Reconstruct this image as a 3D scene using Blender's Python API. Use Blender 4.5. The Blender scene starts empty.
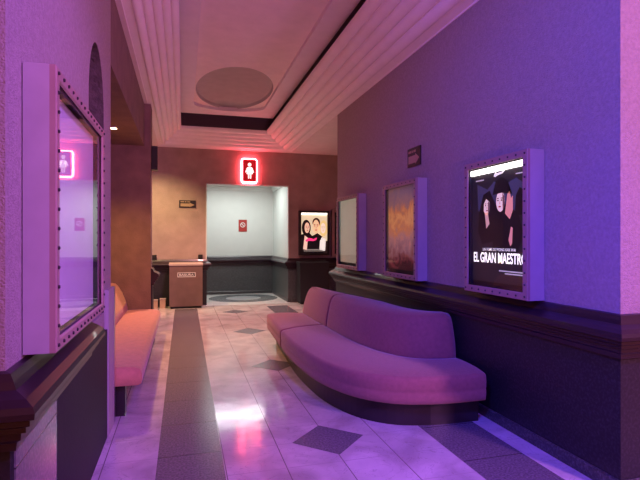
import bpy, bmesh, math, random
from mathutils import Vector
random.seed(7)
scene = bpy.context.scene
COL = scene.collection
PI = math.pi

# ------------------------------------------------------------------ place constants (metres)
EYE = 1.5
XR, YR0, YR1 = 2.5, 2.32, 7.85          # right wall plane and its two ends
XL, YL0, YL1 = -0.575, 1.87, 4.36       # left wall plane and its two ends
XB = -1.10                              # back of the bench recess
YP = 8.0                                # pillar face beyond the bench
YE = 11.6                               # end wall
OX0, OX1, OZ = 0.507, 2.46, 2.81        # opening in the end wall
YA = 13.75                              # back of the restroom lobby
CH = 3.6                                # flat ceiling

# ------------------------------------------------------------------ materials
def lin(c):
    f = lambda v: v/12.92 if v <= 0.04045 else ((v+0.055)/1.055)**2.4
    return tuple(f(v/255.0) for v in c) + (1.0,)

def mat(name, col, rough=0.5, metal=0.0, var=0.0, vscale=6.0, bump=0.0, bscale=60.0, emit=None, estr=0.0, spec=0.5, sheen=0.0, coat=0.0):
    m = bpy.data.materials.new(name); m.use_nodes = True
    nt = m.node_tree; N = nt.nodes; L = nt.links
    b = N['Principled BSDF']
    c = col if len(col) == 4 else tuple(col) + (1.0,)
    b.inputs['Base Color'].default_value = c
    b.inputs['Roughness'].default_value = rough
    b.inputs['Metallic'].default_value = metal
    b.inputs['Specular IOR Level'].default_value = spec
    b.inputs['Sheen Weight'].default_value = sheen
    b.inputs['Coat Weight'].default_value = coat
    tc = N.new('ShaderNodeTexCoord')
    if var > 0:
        n = N.new('ShaderNodeTexNoise'); n.inputs['Scale'].default_value = vscale; n.inputs['Detail'].default_value = 6
        L.new(tc.outputs['Object'], n.inputs['Vector'])
        r = N.new('ShaderNodeValToRGB')
        r.color_ramp.elements[0].position = 0.3; r.color_ramp.elements[1].position = 0.7
        r.color_ramp.elements[0].color = tuple(v*(1-var) for v in c[:3]) + (1,)
        r.color_ramp.elements[1].color = tuple(min(1, v*(1+var)) for v in c[:3]) + (1,)
        L.new(n.outputs['Fac'], r.inputs['Fac']); L.new(r.outputs['Color'], b.inputs['Base Color'])
    if bump > 0:
        n2 = N.new('ShaderNodeTexNoise'); n2.inputs['Scale'].default_value = bscale; n2.inputs['Detail'].default_value = 5
        L.new(tc.outputs['Object'], n2.inputs['Vector'])
        bp = N.new('ShaderNodeBump'); bp.inputs['Strength'].default_value = bump; bp.inputs['Distance'].default_value = 0.02
        L.new(n2.outputs['Fac'], bp.inputs['Height']); L.new(bp.outputs['Normal'], b.inputs['Normal'])
    if emit is not None:
        b.inputs['Emission Color'].default_value = emit if len(emit) == 4 else tuple(emit)+(1,)
        b.inputs['Emission Strength'].default_value = estr
    return m

def granite(name, dark, light, rough, scale=90.0, pos=(0.45, 0.75), seams=None):
    m = bpy.data.materials.new(name); m.use_nodes = True
    N = m.node_tree.nodes; L = m.node_tree.links; b = N['Principled BSDF']
    tc = N.new('ShaderNodeTexCoord')
    n = N.new('ShaderNodeTexNoise'); n.inputs['Scale'].default_value = scale; n.inputs['Detail'].default_value = 4
    L.new(tc.outputs['Object'], n.inputs['Vector'])
    r = N.new('ShaderNodeValToRGB'); r.color_ramp.elements[0].position = pos[0]; r.color_ramp.elements[1].position = pos[1]
    r.color_ramp.elements[0].color = tuple(dark)+(1,); r.color_ramp.elements[1].color = tuple(light)+(1,)
    L.new(n.outputs['Fac'], r.inputs['Fac'])
    out = r.outputs['Color']
    if seams: out = add_seams(m, out, tc, *seams)
    L.new(out, b.inputs['Base Color'])
    b.inputs['Roughness'].default_value = rough
    return m

def math_node(nt, op, a, bval=None):
    n = nt.nodes.new('ShaderNodeMath'); n.operation = op
    if isinstance(a, (int, float)): n.inputs[0].default_value = a
    else: nt.links.new(a, n.inputs[0])
    if bval is not None:
        if isinstance(bval, (int, float)): n.inputs[1].default_value = bval
        else: nt.links.new(bval, n.inputs[1])
    return n.outputs[0]

def add_seams(m, colsock, tc, axes, width, dark):
    """thin joints between tiles: axes = [(axis index, start, pitch)]"""
    nt = m.node_tree
    sx = nt.nodes.new('ShaderNodeSeparateXYZ'); nt.links.new(tc.outputs['Object'], sx.inputs[0])
    tot = None
    for ax, st, pitch in axes:
        v = math_node(nt, 'SUBTRACT', sx.outputs[ax], st - width/2)
        v = math_node(nt, 'DIVIDE', v, pitch)
        v = math_node(nt, 'FRACT', v)
        v = math_node(nt, 'LESS_THAN', v, width/pitch)
        tot = v if tot is None else math_node(nt, 'MAXIMUM', tot, v)
    mx = nt.nodes.new('ShaderNodeMix'); mx.data_type = 'RGBA'
    nt.links.new(tot, mx.inputs[0]); nt.links.new(colsock, mx.inputs[6]); mx.inputs[7].default_value = tuple(dark)+(1,)
    return mx.outputs[2]

def marble(name, c0, c1, vein, rough, axes):
    m = bpy.data.materials.new(name); m.use_nodes = True
    nt = m.node_tree; N = nt.nodes; L = nt.links; b = N['Principled BSDF']
    tc = N.new('ShaderNodeTexCoord')
    n = N.new('ShaderNodeTexNoise'); n.inputs['Scale'].default_value = 2.6; n.inputs['Detail'].default_value = 8; n.inputs['Distortion'].default_value = 0.8
    L.new(tc.outputs['Object'], n.inputs['Vector'])
    r = N.new('ShaderNodeValToRGB'); r.color_ramp.elements[0].position = 0.32; r.color_ramp.elements[1].position = 0.68
    r.color_ramp.elements[0].color = tuple(c0)+(1,); r.color_ramp.elements[1].color = tuple(c1)+(1,)
    L.new(n.outputs['Fac'], r.inputs['Fac'])
    n2 = N.new('ShaderNodeTexNoise'); n2.inputs['Scale'].default_value = 4.0; n2.inputs['Detail'].default_value = 10; n2.inputs['Distortion'].default_value = 2.2
    L.new(tc.outputs['Object'], n2.inputs['Vector'])
    v = math_node(nt, 'SUBTRACT', n2.outputs['Fac'], 0.5); v = math_node(nt, 'ABSOLUTE', v)
    v = math_node(nt, 'LESS_THAN', v, 0.006); v = math_node(nt, 'MULTIPLY', v, 0.35)
    mx = N.new('ShaderNodeMix'); mx.data_type = 'RGBA'
    L.new(v, mx.inputs[0]); L.new(r.outputs['Color'], mx.inputs[6]); mx.inputs[7].default_value = tuple(vein)+(1,)
    out = add_seams(m, mx.outputs[2], tc, axes[:1], 0.007, (0.24, 0.20, 0.19)); out = add_seams(m, out, tc, axes[1:], 0.005, (0.44, 0.38, 0.36))
    L.new(out, b.inputs['Base Color'])
    rr = N.new('ShaderNodeMapRange'); rr.inputs[3].default_value = rough*0.7; rr.inputs[4].default_value = rough*1.5
    n3 = N.new('ShaderNodeTexNoise'); n3.inputs['Scale'].default_value = 7; L.new(tc.outputs['Object'], n3.inputs['Vector'])
    L.new(n3.outputs['Fac'], rr.inputs[0]); L.new(rr.outputs[0], b.inputs['Roughness'])
    bp = N.new('ShaderNodeBump'); bp.inputs['Strength'].default_value = 0.06; bp.inputs['Distance'].default_value = 0.02
    n4 = N.new('ShaderNodeTexNoise'); n4.inputs['Scale'].default_value = 5; n4.inputs['Detail'].default_value = 3
    L.new(tc.outputs['Object'], n4.inputs['Vector'])
    L.new(n4.outputs['Fac'], bp.inputs['Height']); L.new(bp.outputs['Normal'], b.inputs['Normal'])
    return m

def glass_mat(name, tint=(1, 1, 1), f=1.5):
    m = bpy.data.materials.new(name); m.use_nodes = True
    nt = m.node_tree; N = nt.nodes; L = nt.links
    for n in list(N): N.remove(n)
    o = N.new('ShaderNodeOutputMaterial'); t = N.new('ShaderNodeBsdfTransparent'); g = N.new('ShaderNodeBsdfGlossy')
    t.inputs[0].default_value = tuple(tint)+(1,); g.inputs['Roughness'].default_value = 0.02
    fr = N.new('ShaderNodeFresnel'); fr.inputs[0].default_value = f
    ge = N.new('ShaderNodeNewGeometry'); fac = math_node(nt, 'MULTIPLY', fr.outputs[0], math_node(nt, 'SUBTRACT', 1.0, ge.outputs['Backfacing']))
    mx = N.new('ShaderNodeMixShader'); L.new(fac, mx.inputs[0]); L.new(t.outputs[0], mx.inputs[1]); L.new(g.outputs[0], mx.inputs[2])
    L.new(mx.outputs[0], o.inputs[0])
    return m

TILE = 0.39; TY = 0.3783
GRID = [(0, 0.27, TILE), (1, 3.54, TY)]
M = {}
M['stucco'] = mat('wall_stucco', (0.40, 0.32, 0.31), 0.85, var=0.12, vscale=55, bump=0.6, bscale=130)
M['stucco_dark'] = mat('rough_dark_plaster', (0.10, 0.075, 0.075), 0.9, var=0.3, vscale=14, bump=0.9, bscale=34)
M['stucco_brown'] = mat('brown_plaster', (0.22, 0.14, 0.115), 0.8, var=0.15, vscale=5, bump=0.35, bscale=40)
M['stucco_tan'] = mat('tan_plaster', (0.38, 0.275, 0.25), 0.8, var=0.12, vscale=4, bump=0.25, bscale=40)
M['white_wall'] = mat('white_paint', (0.62, 0.66, 0.63), 0.6, var=0.02, bump=0.05)
M['mould'] = mat('pale_plaster_moulding', (0.90, 0.82, 0.83), 0.6, var=0.03, bump=0.05, bscale=80)
M['ceil'] = mat('ceiling_paint', (0.86, 0.74, 0.74), 0.75, var=0.04, bump=0.1, bscale=70)
M['panel'] = mat('lilac_white_paint', (0.84, 0.76, 0.84), 0.7, var=0.03)
M['ceil_shade'] = mat('cove_shade', (0.25, 0.20, 0.24), 0.9)  # darkness of the unlit cove put into the colour
M['dome'] = mat('grey_dome_paint', (0.47, 0.43, 0.44), 0.8, var=0.06)
M['dado'] = granite('dark_granite', (0.012, 0.012, 0.016), (0.04, 0.038, 0.046), 0.42, 60)
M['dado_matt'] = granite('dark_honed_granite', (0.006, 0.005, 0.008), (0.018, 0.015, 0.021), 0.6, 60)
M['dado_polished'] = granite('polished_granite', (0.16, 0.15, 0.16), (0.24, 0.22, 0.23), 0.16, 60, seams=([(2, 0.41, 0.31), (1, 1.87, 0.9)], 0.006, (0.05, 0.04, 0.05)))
M['dado_grey'] = granite('grey_granite', (0.05, 0.055, 0.06), (0.15, 0.16, 0.165), 0.35, 60)
M['base_stone'] = granite('skirting_granite', (0.04, 0.04, 0.045), (0.13, 0.125, 0.13), 0.35, 70)
M['rail'] = mat('dark_red_polished_wood', (0.020, 0.009, 0.016), 0.34, var=0.08, vscale=12, coat=0.1)
M['marble'] = marble('cream_marble_tile', (0.46, 0.40, 0.38), (0.74, 0.68, 0.64), (0.22, 0.18, 0.17), 0.11, GRID)
M['stripstone'] = granite('dark_granite_strip', (0.11, 0.095, 0.105), (0.24, 0.205, 0.235), 0.24, 70, (0.35, 0.75), seams=([(1, 3.54, 0.605)], 0.007, (0.03, 0.025, 0.025)))
M['diamond'] = granite('dark_granite_diamond', (0.12, 0.11, 0.12), (0.25, 0.235, 0.25), 0.25, 70, (0.35, 0.75))
M['medal_out'] = granite('grey_medallion_stone', (0.15, 0.17, 0.18), (0.24, 0.27, 0.28), 0.25, 60)
M['medal_in'] = granite('pale_medallion_stone', (0.36, 0.40, 0.41), (0.50, 0.54, 0.55), 0.25, 60)
M['threshold'] = granite('speckled_threshold', (0.50, 0.51, 0.50), (0.76, 0.76, 0.73), 0.3, 40)
M['sofa'] = mat('mauve_upholstery', (0.31, 0.12, 0.105), 0.9, var=0.10, vscale=30, bump=0.15, bscale=250, sheen=0.3)
M['bench'] = mat('salmon_upholstery', (0.55, 0.25, 0.13), 0.85, var=0.10, vscale=20, bump=0.15, bscale=250, sheen=0.3)
M['plinth'] = mat('black_laminate', (0.022, 0.016, 0.018), 0.35)
M['case'] = mat('grey_painted_metal_case', (0.42, 0.36, 0.37), 0.5, var=0.06, vscale=8)
M['frame'] = mat('brushed_frame', (0.36, 0.225, 0.20), 0.45, var=0.08)
M['stud'] = mat('dark_stud', (0.03, 0.022, 0.025), 0.4)
M['black'] = mat('matt_black', (0.010, 0.010, 0.011), 0.6)
M['blackgloss'] = mat('satin_black_metal', (0.02, 0.02, 0.022), 0.35)
M['glass'] = glass_mat('case_glass')
M['steel'] = mat('steel_edge', (0.55, 0.50, 0.52), 0.3, metal=0.8)
M['bin'] = mat('brown_metallic_bin', (0.20, 0.125, 0.105), 0.45, metal=0.2, var=0.08)
M['bin_top'] = mat('pale_bin_lid', (0.45, 0.36, 0.31), 0.4)
M['white_print'] = mat('white_lettering', (0.75, 0.72, 0.68), 0.5)
M['tan_print'] = mat('tan_sign_face', (0.42, 0.29, 0.19), 0.5)
M['red_panel'] = mat('red_acrylic', (0.35, 0.01, 0.015), 0.3, emit=(0.55, 0.004, 0.008), estr=0.6)
M['neon'] = mat('neon_tube', (1, 0.4, 0.4), 0.4, emit=(1.0, 0.085, 0.115), estr=46.0)
M['sign_white'] = mat('lit_white_figure', (0.9, 0.85, 0.85), 0.4, emit=(1.0, 0.88, 0.85), estr=1.2)
M['red_print'] = mat('red_print', (0.36, 0.03, 0.025), 0.5)
M['tan_block'] = mat('tan_wood_block', (0.50, 0.33, 0.22), 0.6, var=0.1)
M['lamp'] = mat('warm_lamp_lens', (1, 0.8, 0.5), 0.4, emit=(1.0, 0.62, 0.28), estr=45)
M['tube'] = mat('white_fluorescent_tube', (1, 1, 1), 0.4, emit=(1.0, 0.93, 0.90), estr=3.2)

# ------------------------------------------------------------------ mesh helpers
def origin_of(p):
    v = Vector((0, 0, 0))
    while p is not None:
        v += p.location; p = p.parent
    return v

def link(name, bm, mats, parent=None, smooth=False, bevel=0.0, seg=2, recalc=True):
    if bevel > 0:
        bmesh.ops.bevel(bm, geom=[e for e in bm.edges if len(e.link_faces) == 2 and e.calc_face_angle(0) > 0.5], offset=bevel, segments=seg, profile=0.5, affect='EDGES')
    if recalc: bmesh.ops.recalc_face_normals(bm, faces=bm.faces[:])
    off = origin_of(parent)
    bmesh.ops.translate(bm, vec=-off, verts=bm.verts[:])
    me = bpy.data.meshes.new(name); bm.to_mesh(me); bm.free()
    if not isinstance(mats, (list, tuple)): mats = [mats]
    for m in mats: me.materials.append(m)
    if smooth:
        for p in me.polygons: p.use_smooth = True
    o = bpy.data.objects.new(name, me); COL.objects.link(o)
    if parent is not None: o.parent = parent
    return o

def box(bm, x0, x1, y0, y1, z0, z1, mi=0):
    vs = [bm.verts.new(p) for p in ((x0, y0, z0), (x1, y0, z0), (x1, y1, z0), (x0, y1, z0), (x0, y0, z1), (x1, y0, z1), (x1, y1, z1), (x0, y1, z1))]
    for f in ((3, 2, 1, 0), (4, 5, 6, 7), (0, 1, 5, 4), (1, 2, 6, 5), (2, 3, 7, 6), (3, 0, 4, 7)):
        bm.faces.new([vs[i] for i in f]).material_index = mi

def poly(bm, pts, mi=0, tri=True):
    f = bm.faces.new([bm.verts.new(p) for p in pts]); f.material_index = mi
    if tri and len(pts) > 4: bmesh.ops.triangulate(bm, faces=[f])

def prism(bm, pts, vec, mi=0):
    """closed prism from a planar outline pts extruded by vec (outline may be concave)"""
    v = Vector(vec); a = [bm.verts.new(p) for p in pts]; b = [bm.verts.new(Vector(p)+v) for p in pts]
    n = len(pts)
    for i in range(n):
        bm.faces.new((a[i], a[(i+1) % n], b[(i+1) % n], b[i])).material_index = mi
    f1 = bm.faces.new(a[::-1]); f2 = bm.faces.new(b); f1.material_index = mi; f2.material_index = mi
    if n > 4: bmesh.ops.triangulate(bm, faces=[f1, f2])

def loft(bm, sections, closed=True, caps=True, mi=0):
    rows = [[bm.verts.new(p) for p in s] for s in sections]
    n = len(rows[0]); rng = n if closed else n-1
    for a, b in zip(rows, rows[1:]):
        for i in range(rng):
            bm.faces.new((a[i], a[(i+1) % n], b[(i+1) % n], b[i])).material_index = mi
    if caps and closed:
        bm.faces.new(rows[0][::-1]).material_index = mi; bm.faces.new(rows[-1]).material_index = mi

def sweep(bm, path, profile, mi=0):
    """profile (offset to the left of the path, height) swept along a plan path with mitres"""
    secs = []
    for i, p in enumerate(path):
        p = Vector((p[0], p[1]))
        d0 = (p - Vector(path[i-1][:2])).normalized() if i > 0 else None
        d1 = (Vector(path[i+1][:2]) - p).normalized() if i < len(path)-1 else None
        if d0 is None: d0 = d1
        if d1 is None: d1 = d0
        n0 = Vector((-d0.y, d0.x)); n1 = Vector((-d1.y, d1.x))
        m = (n0+n1); m = m / max(1e-6, m.dot(n0)) if m.length > 1e-6 else n0
        secs.append([(p.x+m.x*o, p.y+m.y*o, z) for o, z in profile])
    loft(bm, secs, True, True, mi)

def disc(bm, c, r, axis='z', h=0.01, n=24, mi=0):
    pts = []
    for k in range(n):
        a = 2*PI*k/n; u, v = r*math.cos(a), r*math.sin(a)
        pts.append({'z': (c[0]+u, c[1]+v, c[2]), 'y': (c[0]+u, c[1], c[2]+v), 'x': (c[0], c[1]+u, c[2]+v)}[axis])
    prism(bm, pts, {'z': (0, 0, h), 'y': (0, h, 0), 'x': (h, 0, 0)}[axis], mi)

def structure(name, bm, mats, **k):
    o = link(name, bm, mats, **k); o['kind'] = 'structure'; return o

def thing(name, label, cat, loc, group=None):
    o = bpy.data.objects.new(name, None); COL.objects.link(o); o.location = loc; o.empty_display_size = 0.1
    o['label'] = label; o['category'] = cat
    if group: o['group'] = group
    return o

def new(): return bmesh.new()

def catmull(pts, n):
    P = [Vector(p) for p in pts]; P = [2*P[0]-P[1]] + P + [2*P[-1]-P[-2]]
    dense = []
    for i in range(1, len(P)-2):
        for k in range(24):
            t = k/24
            dense.append(0.5*((2*P[i])+(-P[i-1]+P[i+1])*t+(2*P[i-1]-5*P[i]+4*P[i+1]-P[i+2])*t*t+(-P[i-1]+3*P[i]-3*P[i+1]+P[i+2])*t**3))
    dense.append(P[-2])
    cum = [0]
    for a, b in zip(dense, dense[1:]): cum.append(cum[-1]+(b-a).length)
    out = []; j = 0
    for k in range(n):
        s = cum[-1]*k/(n-1)
        while j < len(cum)-2 and cum[j+1] < s: j += 1
        t = (s-cum[j])/max(1e-9, cum[j+1]-cum[j]); out.append(dense[j].lerp(dense[j+1], min(1, max(0, t))))
    return out

# text as a flat mesh; place(u, v) -> world point, box given in (u0, v0, width, height)
def text_mesh(name, s, u0, v0, w, h, place, m, parent, bold=0.0):
    cu = bpy.data.curves.new('t', 'FONT'); cu.body = s; cu.size = 1.0; cu.offset = bold
    ob = bpy.data.objects.new('t', cu); COL.objects.link(ob)
    bpy.context.view_layer.update()
    me = bpy.data.meshes.new_from_object(ob.evaluated_get(bpy.context.evaluated_depsgraph_get()))
    bpy.data.objects.remove(ob); bpy.data.curves.remove(cu)
    xs = [v.co.x for v in me.vertices]; ys = [v.co.y for v in me.vertices]
    bx, by = min(xs), min(ys); sx = w/(max(xs)-bx); sy = h/(max(ys)-by)
    off = origin_of(parent)
    for v in me.vertices:
        v.co = Vector(place(u0+(v.co.x-bx)*sx, v0+(v.co.y-by)*sy)) - off
    me.name = name; me.materials.clear(); me.materials.append(m)
    o = bpy.data.objects.new(name, me); COL.objects.link(o); o.parent = parent
    return o

# ================================================================== FLOOR
bm = new()
box(bm, -4, 5.2, -4.0, 14.2, -0.1, 0.0, 0)
def inlay(pts, z, mi): poly(bm, [(p[0], p[1], z) for p in pts], mi)
inlay([(-0.165, -4), (0.225, -4), (0.30, 11.05), (-0.17, 11.05)], 0.0008, 1)            # left granite strip
inlay([(1.83, -4), (2.30, -4), (2.30, 11.05), (1.83, 11.05)], 0.0008, 1)               # right granite strip
inlay([(-4, 11.05), (5.2, 11.05), (5.2, 11.45), (-4, 11.45)], 0.0010, 0)
for k in range(-2, 4):
    cy = 3.54+2.27*k; r = 0.28
    inlay([(1.055, cy-r), (1.055+r, cy), (1.055, cy+r), (1.055-r, cy)], 0.0012, 2)
inlay([(OX0, 11.42), (OX1, 11.42), (OX1, 11.78), (OX0, 11.78)], 0.0016, 5)              # threshold
inlay([(-0.8, 11.78), (OX1, 11.78), (OX1, YA), (-0.8, YA)], 0.0014, 5)
def ring(cx, cy, a, b, z, mi):
    inlay([(cx+a*math.cos(2*PI*k/48), cy+b*math.sin(2*PI*k/48)) for k in range(48)], z, mi)
ring(1.50, 12.72, 0.88, 0.86, 0.0020, 3); ring(1.50, 12.72, 0.45, 0.43, 0.0026, 4)
structure('floor', bm, [M['marble'], M['stripstone'], M['diamond'], M['medal_out'], M['medal_in'], M['threshold']], recalc=True)

# ================================================================== WALLS
bm = new(); box(bm, XR, 4.4, YR0, YR1, 0, CH); structure('wall_right', bm, M['stucco'])

# left wall with an arched niche
bm = new()
NY0, NY1, NZ0, NZS, NZT = 3.38, 4.02, 0.95, 2.42, 2.86
box(bm, XL-0.16, XL, YL0, NY0, NZ0, CH, 0); box(bm, XL-0.16, XL, NY1, YL1, NZ0, CH, 0)
nyc, nyr = (NY0+NY1)/2, (NY1-NY0)/2
arcp = [(nyc-nyr*math.cos(PI*k/20), NZS+(NZT-NZS)*math.sin(PI*k/20)) for k in range(21)]
for (ya, za), (yb, zb) in zip(arcp, arcp[1:]):
    prism(bm, [(XL, ya, za), (XL, yb, zb), (XL, yb, CH), (XL, ya, CH)], (-0.16, 0, 0), 0)
box(bm, XL-0.16, XL, YL0, YL1, 0, NZ0, 0)
box(bm, -3.2, XL-0.16, YL0, YL1, 0, CH, 0)
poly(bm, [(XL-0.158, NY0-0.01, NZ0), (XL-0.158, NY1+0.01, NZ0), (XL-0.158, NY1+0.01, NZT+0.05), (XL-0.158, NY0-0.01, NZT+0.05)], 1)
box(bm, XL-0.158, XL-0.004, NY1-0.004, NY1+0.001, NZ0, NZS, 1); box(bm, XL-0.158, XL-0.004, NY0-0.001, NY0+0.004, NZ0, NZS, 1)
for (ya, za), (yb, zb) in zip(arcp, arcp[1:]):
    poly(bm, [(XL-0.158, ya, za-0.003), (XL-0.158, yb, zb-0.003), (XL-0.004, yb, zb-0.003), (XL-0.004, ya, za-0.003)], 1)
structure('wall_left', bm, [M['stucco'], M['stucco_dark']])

# bench recess: back, lowered soffit, pillar
bm = new(); box(bm, -3.2, XB, YL1, YP, 0, CH); structure('wall_recess', bm, M['stucco_brown'])
bm = new(); box(bm, XB, XL, YL1, YP, 2.95, CH); structure('ceiling_recess', bm, M['stucco_brown'])
bm = new(); box(bm, -3.2, -0.48, YP, 8.36, 0, CH); structure('wall_pillar', bm, M['stucco_brown'])

# end wall and restroom lobby behind its opening
bm = new()
box(bm, -4, OX0, YE, YE+0.15, 0, CH); box(bm, OX1, 5.2, YE, YE+0.15, 0, CH); box(bm, OX0, OX1, YE, YE+0.15, OZ, CH)
structure('wall_end', bm, M['stucco_tan'])
bm = new()
box(bm, -0.9, OX1+0.1, YA, YA+0.1, 0, 3.1); box(bm, OX1, OX1+0.1, YE+0.15, YA, 0, 3.1); box(bm, -0.9, -0.8, YE+0.15, YA, 0, 3.1)
box(bm, -0.9, OX1+0.1, YE+0.15, YA, 3.05, 3.15)
structure('wall_lobby', bm, M['white_wall'])
bm = new()
jw = 0.02
box(bm, OX0-0.0, OX0+jw, YE-0.012, YE+0.15, 1.05, OZ); box(bm, OX1-jw, OX1, YE-0.012, YE+0.15, 1.05, OZ); box(bm, OX0, OX1, YE-0.012, YE+0.15, OZ-jw, OZ)
structure('trim_8', bm, M['white_wall'])
bm = new()
crown = [(0, 2.86), (0.03, 2.86), (0.05, 2.90), (0.09, 2.93), (0.10, 2.97), (0.15, 3.00), (0.16, 3.05), (0, 3.05)]
sweep(bm, [(OX1, YE+0.16), (OX1, YA), (-0.8, YA)], crown); structure('trim_9', bm, M['white_wall'])
# side closures of the cross passage
bm = new(); box(bm, -4.1, -4, 8.36, YE+0.15, 0, CH); structure('wall_passage_left', bm, M['stucco_tan'])
bm = new(); box(bm, 5.2, 5.3, YR1, YE+0.15, 0, CH); structure('wall_passage_right', bm, M['stucco_tan'])

# dado panels, rails, skirting (all run along the walls)
DADO = [(0, 0), (0.02, 0), (0.02, 0.82), (0, 0.82)]
RAIL = [(0, 1.06), (0.022, 1.055), (0.035, 1.03), (0.045, 1.005), (0.085, 0.985), (0.112, 0.965), (0.12, 0.945), (0.118, 0.925), (0.10, 0.918), (0.10, 0.900), (0.085, 0.892), (0.085, 0.875), (0.066, 0.868), (0.064, 0.845), (0.048, 0.832), (0.045, 0.805), (0.02, 0.80), (0, 0.80)]
SKIRT = [(0, 0), (0.034, 0), (0.034, 0.075), (0.026, 0.085), (0, 0.085)]
right_path = [(4.3, YR0), (XR, YR0), (XR, YR1), (4.3, YR1)]
left_path = [(XL, YL1), (XL, YL0), (-3.1, YL0)]
pillar_path = [(-1.6, 8.36), (-0.48, 8.36), (-0.48, 8.03)]
endl_path = [(OX0, YE+0.14), (OX0, YE), (-3.9, YE)]
endr_path = [(5.1, YE), (OX1, YE), (OX1, YA), (-0.8, YA)]
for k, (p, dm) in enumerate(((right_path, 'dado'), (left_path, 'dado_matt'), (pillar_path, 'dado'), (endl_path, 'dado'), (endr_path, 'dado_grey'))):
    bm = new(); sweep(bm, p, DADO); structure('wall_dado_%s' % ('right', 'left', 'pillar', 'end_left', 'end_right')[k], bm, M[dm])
    bm = new(); sweep(bm, p if k != 1 else [(XL, 3.22)]+p[1:], RAIL); structure('trim_%d' % (k+1), bm, M['rail'])
for nm, p in (('right', right_path), ('end', endr_path)):
    bm = new(); sweep(bm, p, SKIRT); structure('baseboard_'+nm, bm, M['base_stone'])
# polished panel at the near end of the left dado, metal edge guard at the far end
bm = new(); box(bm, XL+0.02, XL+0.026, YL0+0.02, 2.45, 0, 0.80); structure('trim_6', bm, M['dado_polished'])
bm = new(); box(bm, XL+0.0, XL+0.03, 4.03, YL1-0.06, 0, 1.12); structure('trim_7', bm, M['case'])
bm = new(); box(bm, XL+0.0, XL+0.034, YL1-0.06, YL1+0.004, 0, 1.12); box(bm, XL-0.05, XL+0.034, YL1, YL1+0.004, 0, 1.12); structure('trim_11', bm, M['steel'])

# ================================================================== CEILING
bm = new()
XO0, XO1, YO = -0.524, 2.49, 11.5       # outer line of the stepped moulding
XI0, XI1, YI = -0.04, 1.815, 10.95      # inner line
box(bm, -4, XO0, -1.5, 14, CH, CH+0.1, 0); box(bm, XO1, 5.2, -1.5, 14, CH, CH+0.1, 0); box(bm, XO0, XO1, YO, 14, CH, CH+0.1, 0)
structure('ceiling', bm, M['ceil'])
# stepped moulding
prof = [(0.0, CH)]
NR = 5; zt = 3.945
fl = 0.16
prof += [(0.005, CH+0.012), (fl, CH+0.03)]
for k in range(NR):
    t0 = fl+(1-fl)*k/NR; t1 = fl+(1-fl)*(k+1)/NR
    z0 = CH+0.03+(zt-CH-0.03)*k/NR; z1 = CH+0.03+(zt-CH-0.03)*(k+1)/NR
    w = t1-t0; dz = z1-z0
    # each rib is a rounded roll between two deep grooves
    for q in range(1, 11):
        g = q/10; bul = 0.036*(4*g*(1-g))**0.6
        prof.append((t0+w*g+bul*0.55, z0+dz*g-bul*0.85))
def rect_at(t, z):
    x0 = XO0+(XI0-XO0)*t; x1 = XO1+(XI1-XO1)*t; y1 = YO+(YI-YO)*t
    return [(x0, -1.5, z), (x0, y1, z), (x1, y1, z), (x1, -1.5, z)]
bm = new()
loft(bm, [rect_at(t, z) for t, z in prof] + [rect_at(1.0, zt+0.02), rect_at(0.0, zt+0.02)], closed=False, caps=False)
structure('trim_10', bm, M['mould'])
# floating upper panel with a round-ended recess and a shallow oval dome
PX0, PX1, PY1, PZ, RZ = -0.15, 1.92, 10.74, 4.19, 4.25
RX0, RX1, RYS, RYE = 0.20, 1.62, 9.95, 10.36
bm = new()
box(bm, PX0, RX0, -1.5, RYS, PZ, RZ+0.02); box(bm, RX1, PX1, -1.5, RYS, PZ, RZ+0.02)
cx = (RX0+RX1)/2; a_ = (RX1-RX0)/2
arc = [(cx - a_*math.cos(PI*k/24), RYS+(RYE-RYS)*math.sin(PI*k/24)) for k in range(25)]
# end piece as two halves so both outlines stay simple
mid = 12
h1 = [(PX0, RYS)] + arc[:mid+1] + [(cx, PY1), (PX0, PY1)]
h2 = arc[mid:] + [(PX1, RYS), (PX1, PY1), (cx, PY1)]
prism(bm, [(x, y, PZ) for x, y in h1], (0, 0, RZ+0.02-PZ)); prism(bm, [(x, y, PZ) for x, y in h2], (0, 0, RZ+0.02-PZ))
structure('ceiling_panel', bm, M['panel'])
bm = new()
DCX, DCY, DA, DB = cx, 9.12, 0.69, 1.28
NN = 48; RYN = 7.4; RYF = 10.5
inner, outer = [], []
for k in range(NN):
    a = 2*PI*k/NN; ca, sa = math.cos(a), math.sin(a)
    inner.append((DCX+DA*ca, DCY+DB*sa, RZ))
    tx = 0.75/abs(ca) if abs(ca) > 1e-6 else 1e9
    ty = ((RYF-DCY) if sa > 0 else (DCY-RYN))/abs(sa) if abs(sa) > 1e-6 else 1e9
    t = min(tx, ty); outer.append((DCX+t*ca, DCY+t*sa, RZ))
vi = [bm.verts.new(p) for p in inner]; vo = [bm.verts.new(p) for p in outer]
for k in range(NN): bm.faces.new((vi[k], vi[(k+1) % NN], vo[(k+1) % NN], vo[k]))
poly(bm, [(DCX-0.75, -1.5, RZ), (DCX+0.75, -1.5, RZ), (DCX+0.75, RYN, RZ), (DCX-0.75, RYN, RZ)], 0)
prev = vi
for j in range(1, 7):
    r = math.cos(PI/2*j/6.6); z = RZ+0.03+0.10*math.sin(PI/2*j/6.6)
    cur = [bm.verts.new((DCX+DA*r*math.cos(2*PI*k/NN), DCY+DB*r*math.sin(2*PI*k/NN), z)) for k in range(NN)]
    for k in range(NN): bm.faces.new((prev[k], prev[(k+1) % NN], cur[(k+1) % NN], cur[k])).material_index = 1
    prev = cur
bm.faces.new(prev).material_index = 1
structure('ceiling_vault', bm, [M['ceil'], M['dome']])
bm = new()
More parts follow.
